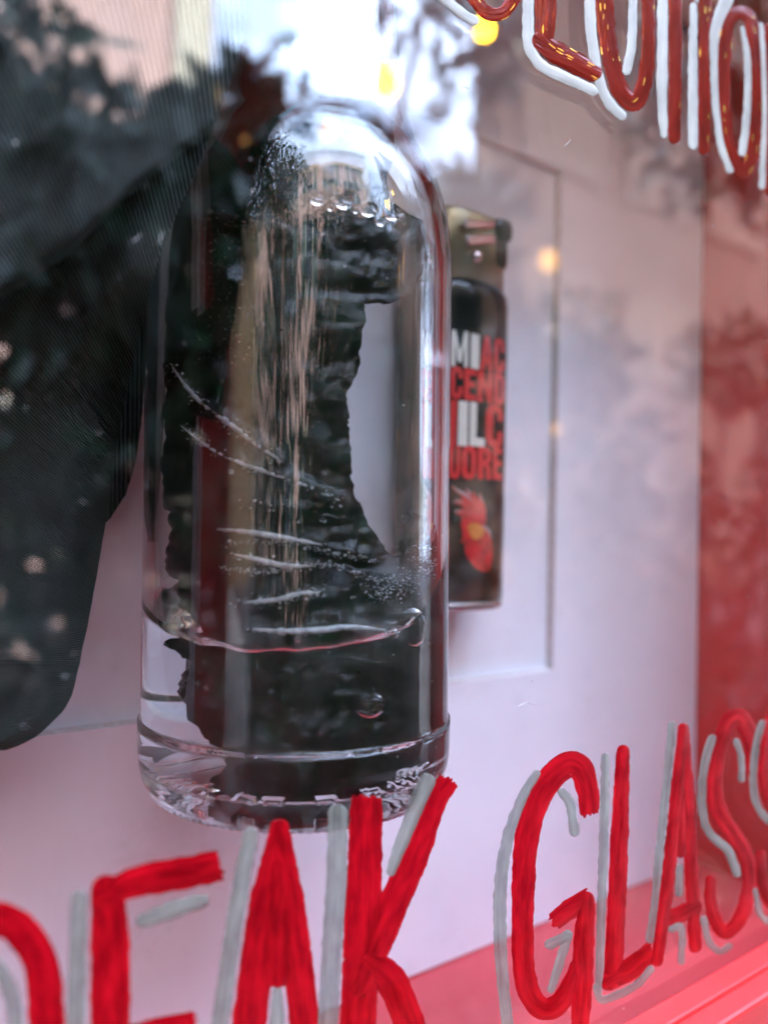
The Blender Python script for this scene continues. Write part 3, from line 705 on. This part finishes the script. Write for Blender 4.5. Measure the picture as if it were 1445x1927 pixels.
# ------------------------------------------------------------------ lighter
LX0, LX1, LZ0, LZ1 = .0904, .1110, -.0150, .0640
LC = (LX0 + LX1) / 2; LW = (LX1 - LX0) / 2; LT = .0068; LY = YP - LT - .0002
lighter = empty('cigarette_lighter', (LC, LY, Z(LZ0)), 'black gas lighter printed with red and white words and a flame, on the white card', 'lighter')
def sup(a, w, t, e=2.6):
    c, s = math.cos(a), math.sin(a); return (w * math.copysign(abs(c) ** (2 / e), c), t * math.copysign(abs(s) ** (2 / e), s))
def loft(name, rows, M, parent, x0=LC, y0=None, n=64, e=2.6):
    y0 = LY if y0 is None else y0; vs, fs = [], []
    for (z, w, t) in rows:
        for k in range(n):
            a, b = sup(2 * math.pi * k / n, w, t, e); vs.append((x0 + a, y0 + b, Z(z)))
    for i in range(len(rows) - 1):
        for k in range(n):
            k2 = (k + 1) % n; fs.append((i * n + k, i * n + k2, (i + 1) * n + k2, (i + 1) * n + k))
    fs.append(tuple(range(n))[::-1]); fs.append(tuple((len(rows) - 1) * n + k for k in range(n)))
    return link(name, mesh(name, vs, fs), M, parent, True)
loft('lighter_base', [(LZ0, LW - .0012, LT - .0010), (LZ0 + .0004, LW - .0003, LT - .0003), (LZ0 + .0012, LW, LT), (LZ0 + .0018, LW - .0004, LT - .0004)], M_LBASE, lighter)
loft('lighter_body', [(LZ0 + .0017, LW - .0005, LT - .0004), (LZ0 + .0020, LW, LT), (.0450, LW, LT), (.0470, LW - .0002, LT - .0002), (.0484, LW - .0012, LT - .0009), (.0492, LW - .0035, LT - .0024)], M_LBODY, lighter)
loft('hood', [(.0470, LW - .0016, LT - .0012), (.0614, LW - .0016, LT - .0012), (.0620, LW - .0019, LT - .0014), (.0622, LW - .0026, LT - .002)], M_HOOD, lighter, e=3.6)
yb = lambda x: LY - LT * (1 - min(1, abs((x - LC) / LW)) ** 2.6) ** (1 / 2.6)     # front skin of the body at X
# gas button: a thumb pad that overhangs to the right
bm = bmesh.new(); add_box(bm, (.1040, LY - LT + .0012, Z(.0525)), (.1084, LY + .004, Z(.0602)), .0012); add_box(bm, (.1042, LY - LT + .0004, Z(.0578)), (.1091, LY + .0045, Z(.0624)), .0017)
link('gas_button', bm_mesh('gas_button', bm), M_BUTTON, lighter)
# cuts in the hood
for (x0, z0, x1, z1, w, M) in ((.0955, .0582, .1046, .0608, .0016, M_HOODCUT), (.0962, .0552, .1046, .0579, .0018, M_HOODCUT)):
    a = math.atan2(z1 - z0, x1 - x0); L = math.hypot(x1 - x0, z1 - z0); bm = bmesh.new()
    add_box(bm, (-L / 2, -.0004, -w / 2), (L / 2, .0004, w / 2), .0003)
    xm = (x0 + x1) / 2
    bmesh.ops.transform(bm, matrix=Matrix.Translation((xm, yb(xm) + .0009, Z((z0 + z1) / 2))) @ Matrix.Rotation(-a, 4, 'Y') @ Matrix.Rotation(R(8), 4, 'Z'), verts=bm.verts)
    link('hood_slot', bm_mesh('hood_slot', bm), M, lighter)
bm = bmesh.new(); bmesh.ops.create_uvsphere(bm, u_segments=16, v_segments=8, radius=.0013, matrix=Matrix.Translation((.0995, yb(.0995) + .0012, Z(.0531)))); link('hood_rivet', bm_mesh('hood_rivet', bm), M_HOODCUT, lighter, True)
# words: each letter drawn with heavy condensed strokes, wrapped on to the skin
LET = {'M': [[(0, 0), (0, 1), (.25, 1), (.5, .42), (.75, 1), (1, 1), (1, 0), (.76, 0), (.76, .62), (.58, .12), (.42, .12), (.24, .62), (.24, 0)]],
       'I': [[(0, 0), (0, 1), (1, 1), (1, 0)]],
       'L': [[(0, 0), (0, 1), (.44, 1), (.44, .2), (1, .2), (1, 0)]],
       'E': [[(0, 0), (0, 1), (1, 1), (1, .81), (.42, .81), (.42, .6), (.92, .6), (.92, .42), (.42, .42), (.42, .19), (1, .19), (1, 0)]],
       'N': [[(0, 0), (0, 1), (.36, 1), (.66, .45), (.66, 1), (1, 1), (1, 0), (.68, 0), (.34, .58), (.34, 0)]],
       'U': [[(0, 1), (.38, 1), (.38, .22), (.5, .16), (.62, .22), (.62, 1), (1, 1), (1, .2), (.86, .03), (.5, -.02), (.14, .03), (0, .2)]],
       'C': [[(1, .64), (.62, .64), (.62, .78), (.5, .85), (.38, .78), (.38, .22), (.5, .15), (.62, .22), (.62, .38), (1, .38), (1, .2), (.86, .03), (.5, -.02), (.14, .03), (0, .2), (0, .8), (.14, .97), (.5, 1.02), (.86, .97), (1, .8)]],
       'A': [[(0, 0), (.3, 1), (.7, 1), (1, 0), (.64, 0), (.6, .2), (.4, .2), (.36, 0)], [(.44, .38), (.5, .74), (.56, .38)]],
       'D': [[(0, 0), (0, 1), (.62, 1), (.9, .92), (1, .75), (1, .25), (.9, .08), (.62, 0)], [(.4, .18), (.4, .82), (.58, .78), (.61, .7), (.61, .3), (.58, .22)]],
       'O': [[(0, .2), (0, .8), (.14, .97), (.5, 1.02), (.86, .97), (1, .8), (1, .2), (.86, .03), (.5, -.02), (.14, .03)], [(.38, .22), (.38, .78), (.5, .85), (.62, .78), (.62, .22), (.5, .15)]],
       'R': [[(0, 0), (0, 1), (.65, 1), (.92, .92), (.98, .75), (.95, .58), (.78, .48), (.95, .36), (1, 0), (.62, 0), (.58, .34), (.5, .4), (.4, .4), (.4, 0)], [(.4, .58), (.4, .82), (.55, .8), (.6, .7), (.55, .6)]]}
def flat(loops, mapf, name, M, parent, step=.125):
    pts, eds = [], []
    for L in loops:
        D = []
        for a, b in zip(L, L[1:] + L[:1]):
            k = max(1, int(math.hypot(b[0] - a[0], b[1] - a[1]) / step))
            D += [(a[0] + (b[0] - a[0]) * i / k, a[1] + (b[1] - a[1]) * i / k) for i in range(k)]
        s = len(pts); pts += [Vector(p) for p in D]; eds += [(s + i, s + (i + 1) % len(D)) for i in range(len(D))]
    xs = [p.x for p in pts]; yv = [p.y for p in pts]
    gx = min(xs) + step * .5
    while gx < max(xs):
        gy = min(yv) + step * .5
        while gy < max(yv): pts.append(Vector((gx, gy))); gy += step
        gx += step
    r = delaunay_2d_cdt(pts, eds, [], 0, 1e-5)
    def inside(x, y):
        c = False
        for L in loops:
            for (x0, y0), (x1, y1) in zip(L, L[1:] + L[:1]):
                if (y0 > y) != (y1 > y) and x < (x1 - x0) * (y - y0) / (y1 - y0) + x0: c = not c
        return c
    fs = []
    for f in r[2]:
        cx = sum(r[0][i].x for i in f) / len(f); cyy = sum(r[0][i].y for i in f) / len(f)
        if inside(cx, cyy): fs.append(tuple(f))
    vs = [mapf(v.x, v.y) for v in r[0]]
    return link(name, mesh(name, vs, fs), M, parent)
def lig(px, py, lift=.00006):      # point of the lighter's front skin seen at that pixel
    Y = LY - LT
    for _ in range(8): p = at(px, py, Y); Y = yb(p.x) - lift
    return p
def word(s, M, xs, y0a, y1a, y0b, y1b):
    for ch, (x0, x1) in zip(s, xs):
        f = ((x0 + x1) / 2 - 847) / 100.0; top = y0a + (y0b - y0a) * f; bt = y1a + (y1b - y1a) * f
        X0, X1, Z0, Z1 = lig(x0, bt).x, lig(x1, bt).x, lig((x0 + x1) / 2, bt).z, lig((x0 + x1) / 2, top).z
        flat(LET[ch], lambda u, v, q=(X0, X1, Z0, Z1): (q[0] + u * (q[1] - q[0]), yb(q[0] + u * (q[1] - q[0])) - .00008, q[2] + v * (q[3] - q[2])), 'printed_letter', M, lighter)
word('MI', M_PWHITE, [(847, 880), (885, 901)], 619, 687, 639, 702); word('AC', M_PRED, [(902.5, 927), (928.5, 948)], 619, 687, 639, 702)
word('CEND', M_PRED, [(846, 870), (872.5, 895), (897.5, 926), (929, 948)], 688, 748, 704, 763)
word('I', M_PRED, [(845, 857.5)], 752, 838, 764, 842); word('IL', M_PWHITE, [(861, 879), (883, 911)], 752, 838, 764, 842); word('C', M_PRED, [(913, 945)], 752, 838, 764, 842)
word('UORE', M_PRED, [(844, 865), (868, 895), (898, 924), (927, 943)], 837, 900, 843, 903)
# burning heart emblem
def pz(L): return [(840 + x / 7.708, 900 + y / 7.708) for x, y in L]
emap = lambda x, y: lig(x, y, .00007)
emap2 = lambda x, y: lig(x, y, .00016)
fl = pz([(55, 95), (120, 180), (200, 235), (250, 290), (130, 320), (90, 345), (160, 370), (235, 400), (235, 450), (110, 470), (140, 500), (215, 545), (225, 620), (205, 670), (225, 740), (235, 830), (225, 880), (200, 920), (260, 960), (270, 1060), (300, 1140), (340, 1200),
         (430, 1310), (520, 1350), (620, 1355), (650, 1280), (665, 1100), (660, 940), (630, 800), (560, 700), (575, 600), (570, 480), (530, 330), (485, 205), (470, 290), (455, 310), (385, 170), (390, 260), (275, 150), (300, 220), (230, 190), (150, 160)])
flat([fl], emap, 'printed_flame', M_PFLAME, lighter, 6)
flat([pz([(300, 700), (340, 650), (430, 640), (510, 690), (560, 760), (520, 850), (440, 900), (380, 880), (330, 810)])], emap2, 'printed_heart', M_PORANGE, lighter, 6)
for L in ([(60, 90), (170, 165), (300, 230), (395, 350), (290, 260), (160, 190)], [(80, 345), (150, 310), (265, 370), (160, 340)], [(100, 470), (150, 460), (240, 490), (150, 485)], [(270, 140), (340, 190), (375, 240), (320, 200)], [(470, 200), (520, 310), (545, 380), (495, 290)], [(500, 680), (570, 700), (640, 770), (650, 900), (620, 800), (560, 730)]):
    flat([pz(L)], emap2, 'printed_flame_edge', M_PGREY, lighter, 6)

# ------------------------------------------------------------------ the street behind the viewer, seen only mirrored in the glass
def mir(px, py, dist):        # where a thing seen mirrored at that pixel stands, dist metres in front of the pane
    p = at(px, py, PY + dist); p.y = 2 * PY - p.y; return p
M_PINK = pbr('pink_plaster', (.62, .40, .31), .9, .08, 1.2, .2, 40, .004)
M_CREAM = pbr('cream_trim', (.66, .58, .40), .85, .08, 3)
M_SHUT = pbr('green_shutter', (.07, .11, .08), .6, .15, 5)
M_WGL = pbr('dark_window_glass', (.03, .035, .04), .08, .1, 5)
M_DULL = pbr('dull_trim', (.13, .075, .045), .85, .1, 3); M_OCHRE = pbr('ochre_plaster', (.30, .20, .11), .9, .1, 1.5)
M_BROWN = pbr('brown_plaster', (.10, .05, .028), .9, .1, 1.2, .2, 40, .004)
def house(name, x0, x1, y, h, M_WALL, label, trim=None, slant=0.0):
    trim = trim or M_CREAM
    b = empty(name, ((x0 + x1) / 2, y, 0), label, 'building', 'plastered houses across the street')
    fp = [(x0 + slant, y - 6), (x1, y - 6), (x1, y), (x0, y)]
    link('wall', mesh('wall', [(a, c, 0) for a, c in fp] + [(a, c, h) for a, c in fp], [(3, 2, 1, 0), (4, 5, 6, 7), (0, 1, 5, 4), (1, 2, 6, 5), (2, 3, 7, 6), (3, 0, 4, 7)]), M_WALL, b)
    box('cornice', (x0 - .2, y + .002, h - .35), (x1 + .2, y + .35, h), trim, b)
    box('corner_pilaster', (x1 - .45, y + .001, 0), (x1 - .05, y + .08, h - .36), trim, b)
    box('corner_pilaster', (x0 + .05, y + .001, 0), (x0 + .45, y + .08, h - .36), trim, b)
    n = max(1, int((x1 - x0 - 1.2) / 2.4))
    for i in range(n):
        xc = x0 + .6 + (x1 - x0 - 1.2) * (i + .5) / n
        for fl_ in range(int(h / 3.0)):
            zc = 1.1 + fl_ * 3.0
            wv = box('window', (xc - .45, y + .004, zc), (xc + .45, y + .05, zc + 1.5), trim, b)
            box('pane', (xc - .37, y + .051, zc + .08), (xc + .37, y + .056, zc + 1.42), M_WGL if trim is M_CREAM else trim, wv)
            for s in (-1, 1): box('shutter', (xc + s * .69 - .22, y + .003, zc - .02), (xc + s * .69 + .22, y + .06, zc + 1.52), M_SHUT if trim is M_CREAM else trim, b)
    return b
house('pink_house', -16, 3.35, -8.0, 10.5, M_PINK, 'long pink plastered house across the street, mirrored at the left of the glass')
house('brown_house', 7.3, 26, -8.0, 14.0, M_BROWN, 'dull brown plastered house across the street, mirrored at the right of the glass', M_DULL, 6.5)
house('ochre_house', -24, -16.1, -2.0, 9.0, M_OCHRE, 'ochre house closing the left end of the street')
house('far_house', 2, 24, -24.0, 8.0, M_BROWN, 'brown house at the far end of the side street', M_DULL)
M_LEAF, nt, out = mat('laurel_leaf')
b = nt.nodes.new('ShaderNodeBsdfPrincipled'); t = noise_tex(nt, 14)
r = ramp(nt, t.outputs[0], [(.3, (.006, .030, .012)), (.7, (.017, .062, .022))]); nt.links.new(r.outputs[0], b.inputs['Base Color']); b.inputs['Roughness'].default_value = .24; b.inputs['Specular IOR Level'].default_value = .28
nt.links.new(b.outputs[0], out.inputs[0])
M_BARK = pbr('bark', (.10, .075, .055), .9, .25, 30, .5, 90, .004)
M_POT = pbr('terracotta', (.34, .15, .09), .85, .12, 12)
def leaf_verts(c, d, nrm, L, w):
    d = d.normalized(); s = d.cross(nrm).normalized(); u = s.cross(d)
    return [c, c + d * (.3 * L) + s * (w * .42) + u * (.04 * L), c + d * (.3 * L) - s * (w * .42) + u * (.04 * L), c + d * (.62 * L) + s * (w * .44) + u * (.05 * L), c + d * (.62 * L) - s * (w * .44) + u * (.05 * L), c + d * L,
            c + d * (.3 * L), c + d * (.62 * L) - u * (.01 * L)]
LF = [(0, 6, 1), (0, 2, 6), (1, 6, 7, 3), (6, 2, 4, 7), (3, 7, 5), (7, 4, 5)]
def rv(): return Vector((rnd.gauss(0, 1), rnd.gauss(0, 1), rnd.gauss(0, 1))).normalized()
def shrub(label, clumps, foot, singles=()):
    t = empty('laurel_shrub', (foot[0], foot[1], 0), label, 'shrub', 'potted laurel shrubs in a row on the pavement')
    bm = bmesh.new(); n = 28
    rows = [(0, .17), (.02, .19), (.30, .235), (.33, .26), (.38, .26), (.38, .225), (.34, .22)]
    vs, fs = [], []
    for z, rr in rows:
        for k in range(n): vs.append((foot[0] + rr * math.cos(2 * math.pi * k / n), foot[1] + rr * math.sin(2 * math.pi * k / n), z))
    for i in range(len(rows) - 1):
        for k in range(n): k2 = (k + 1) % n; fs.append((i * n + k, i * n + k2, (i + 1) * n + k2, (i + 1) * n + k))
    fs.append(tuple((len(rows) - 1) * n + k for k in range(n)))
    link('pot', mesh('pot', vs, fs), M_POT, t)
    V, Fc = [], []
    for (px, py, rx, ry, dist, num) in clumps:
        c = mir(px, py, dist) if dist else Vector((px, foot[1], py)); sc = dist / .81 / F * 1.05 if dist else 1
        tip = c; f0 = Vector((foot[0], foot[1], .34)); mid = f0.lerp(tip, .5) + Vector((rnd.uniform(-.06, .06), rnd.uniform(-.06, .06), .12))
        link('branch', tube_mesh('branch', catmull([f0, mid, tip], .08), [.016, .013, .009, .005, .003][0] * .6, 6), M_BARK, t)
        for _ in range(num):
            q = rv() * (rnd.random() ** .45)
            p = c + Vector((q.x * rx * sc, q.y * .22, q.z * ry * sc))
            d = (rv() + Vector((q.x, 0, q.z)) * 1.1 + Vector((0, 0, -.25))); nrm = rv() + Vector((0, .3, 1.0))
            k = len(V); V += leaf_verts(p, d, nrm, rnd.uniform(.045, .085), rnd.uniform(.022, .034)); Fc += [tuple(x + k for x in f) for f in LF]
    o = link('foliage', mesh('foliage', V, Fc), M_LEAF, t, True); o['kind'] = 'stuff'
    for (x0, y0, x1, y1, w, dist) in singles:
        a, bb = mir(x0, y0, dist), mir(x1, y1, dist + .02)
        link('leaf', mesh('leaf', leaf_verts(a, bb - a, Vector((0, .75, .6)), (bb - a).length, w), LF), M_LEAF, t, True)
        f0 = Vector((foot[0], foot[1], .9)); link('branch', tube_mesh('branch', [f0.lerp(a, .7) + Vector((0, -.05, -.1)), a], .003, 5), M_BARK, t)
    return t
shrub('tall glossy laurel shrub in a pot, mirrored over the rag', [
    (0, 50, 95, 150, 1.25, 210), (-190, 250, 190, 300, 1.3, 330), (70, 275, 100, 50, 1.2, 170), (395, 240, 45, 55, 1.2, 220), (330, 350, 230, 100, 1.15, 640), (80, 480, 260, 170, 1.2, 760), (560, 345, 190, 95, 1.2, 700),
    (350, 580, 300, 180, 1.1, 800), (100, 800, 320, 240, 1.15, 800), (450, 850, 320, 240, 1.1, 800), (760, 490, 190, 150, 1.25, 760), (680, 640, 220, 190, 1.3, 800), (250, 1150, 480, 240, 1.1, 700), (800, 8, 55, 35, 1.3, 70)],
    (.55, -1.08), [(190, 80, 280, 92, .024, 1.2), (495, 92, 585, 66, .028, 1.2), (255, 178, 200, 176, .012, 1.2), (560, 172, 620, 190, .022, 1.2), (640, 205, 690, 190, .02, 1.2), (265, 250, 350, 240, .03, 1.2)])
shrub('lower broad laurel shrub in a pot, mirrored over the red side', [
    (820, 700, 220, 220, 1.3, 600), (860, 410, 110, 90, 1.35, 380), (905, 110, 35, 120, 1.35, 170), (1080, 660, 170, 120, 1.5, 360), (1380, 690, 200, 130, 1.5, 380), (1150, 950, 330, 260, 1.4, 700), (1420, 1000, 260, 260, 1.45, 500), (850, 1150, 400, 280, 1.3, 600), (1300, 1350, 420, 200, 1.4, 500)],
    (2.05, -1.30))
shrub('narrow laurel shrub in a pot, standing left of the tall one', [
    (-520, 300, 260, 300, 1.25, 600), (-700, 700, 320, 260, 1.2, 600), (-420, 850, 300, 260, 1.2, 600), (-1100, 500, 340, 420, 1.25, 700), (-520, 1150, 420, 240, 1.1, 500), (-1200, 1050, 500, 300, 1.1, 600)], (-.55, -1.15))
shrub('bushy laurel shrub in a pot, farthest left of the row', [
    (-1.0, 1.9, .28, .4, 0, 600), (-1.5, 1.8, .35, .5, 0, 700), (-1.1, 1.3, .32, .4, 0, 600), (-1.7, 1.2, .4, .4, 0, 600), (-1.3, 2.4, .4, .35, 0, 600), (-1.0, .9, .4, .3, 0, 500), (-2.2, 1.7, .4, .6, 0, 700), (-2.2, 1.0, .4, .4, 0, 500)], (-1.45, -1.2))
def street_tree(label, foot, clumps):
    t = empty('street_tree', (foot[0], foot[1], 0), label, 'tree', 'street trees over the pavement')
    top = Vector((foot[0], foot[1], 2.3)); link('trunk', tube_mesh('trunk', catmull([Vector((foot[0], foot[1], -.02)), Vector((foot[0] + .04, foot[1], 1.1)), top], .15), .07, 10), M_BARK, t)
    V, Fc = [], []
    for (x, y, z, r, num) in clumps:
        c = Vector((x, y, z)); link('limb', tube_mesh('limb', catmull([top - Vector((0, 0, .1)), top.lerp(c, .5) + Vector((0, 0, .15)), c], .12), .022, 7), M_BARK, t)
        for _ in range(num):
            q = rv() * (rnd.random() ** .4) * r; q.z *= .7; k = len(V)
            V += leaf_verts(c + q, rv() + q * .8 + Vector((0, 0, -.3)), rv() + Vector((0, 0, 1.2)), rnd.uniform(.09, .15), rnd.uniform(.05, .075)); Fc += [tuple(a + k for a in f) for f in LF]
    o = link('crown', mesh('crown', V, Fc), M_LEAF, t, True); o['kind'] = 'stuff'
street_tree('broad street tree left of the case, its crown over the pavement', (-2.3, -2.2), [(-1.6, -.9, 3.0, .75, 700), (-2.4, -1.4, 3.4, .9, 800), (-1.4, -1.7, 3.5, .6, 500), (-3.2, -.9, 3.1, .9, 800), (-1.7, -.5, 3.9, .8, 600), (-2.6, -.4, 2.7, .7, 600)])
street_tree('broad street tree right of the case, its crown over the pavement', (5.2, -2.6), [(3.0, -1.0, 3.2, .7, 640), (3.5, -1.5, 3.5, .9, 800), (4.2, -.8, 3.2, .9, 800)])
hd = empty('box_hedge', (1.0, -1.75, 0), 'low clipped hedge along the kerb behind the shrubs', 'hedge')
V, Fc = [], []
for _ in range(9000):
    p = Vector((rnd.uniform(-3, 4.4), -1.75 + rnd.uniform(-.3, .3), rnd.uniform(.03, 1.22)))
    if abs(p.y + 1.75) < .2 and p.z < 1.05: p.y = -1.75 + math.copysign(rnd.uniform(.2, .31), rnd.random() - .35)
    k = len(V); V += leaf_verts(p, rv() + Vector((0, .2, .3)), rv() + Vector((0, .8, .6)), rnd.uniform(.05, .08), rnd.uniform(.03, .045)); Fc += [tuple(x + k for x in f) for f in LF]
o = link('foliage', mesh('foliage', V, Fc), M_LEAF, hd, True); o['kind'] = 'stuff'
bm = bmesh.new(); bmesh.ops.create_grid(bm, x_segments=60, y_segments=10, size=1)
for v in bm.verts:
    x, y = v.co.x, v.co.y; a = (y + 1) * math.pi / 2
    v.co = Vector((.7 + 3.65 * x, -1.75 + .2 * math.cos(a) + .04 * noise.noise(Vector((x * 20, y * 4, 1))), .02 + 1.08 * math.sin(a) ** .35 + .03 * noise.noise(Vector((x * 20, y * 4, 5)))))
link('twig_core', bm_mesh('twig_core', bm), M_BARK, hd, True)
# string of warm bulbs among the leaves, and added dim glows
M_BULB = emit('warm_bulb', (1.0, .48, .012), 22.0); M_DIM = emit('dim_warm_glow', (1.0, .52, .16), 1.3)
M_WIRE = pbr('black_wire', (.02, .02, .02), .6, .1, 50)
bulbs = [(455, 262, 1.05), (620, 245, 1.02), (727, 155, 1.0), (912, 52, 1.0), (1032, 490, 1.2), (1108, 652, 1.5), (1046, 806, 1.5)]  # leftmost pair: added glows standing for house wall seen through the leaves
sl = empty('string_lights', mir(727, 130, 1.0), 'string of warm lit bulbs and added dim glows among the laurel leaves', 'string lights')
for i, (x, y, d) in enumerate(bulbs):
    c = mir(x, y, d); bm = bmesh.new(); bmesh.ops.create_uvsphere(bm, u_segments=14, v_segments=10, radius=.020 if i == 2 else .015 if i == 3 else .020 if i == 4 else .011, matrix=Matrix.Translation(c) @ Matrix.Diagonal((1, 1, 1.35, 1)))
    link('bulb', bm_mesh('bulb', bm), M_BULB if i in (2, 3) else M_DIM, sl, True)
    bm = bmesh.new(); bmesh.ops.create_cone(bm, segments=12, radius1=.008, radius2=.006, depth=.02, cap_ends=True, matrix=Matrix.Translation(c + Vector((0, 0, .030)))); link('bulb_socket', bm_mesh('bulb_socket', bm), M_WIRE, sl)
wp = [mir(x, y, d) + Vector((0, 0, .040)) for x, y, d in bulbs]
link('wire', tube_mesh('wire', catmull(wp, .05), .002, 6), M_WIRE, sl)
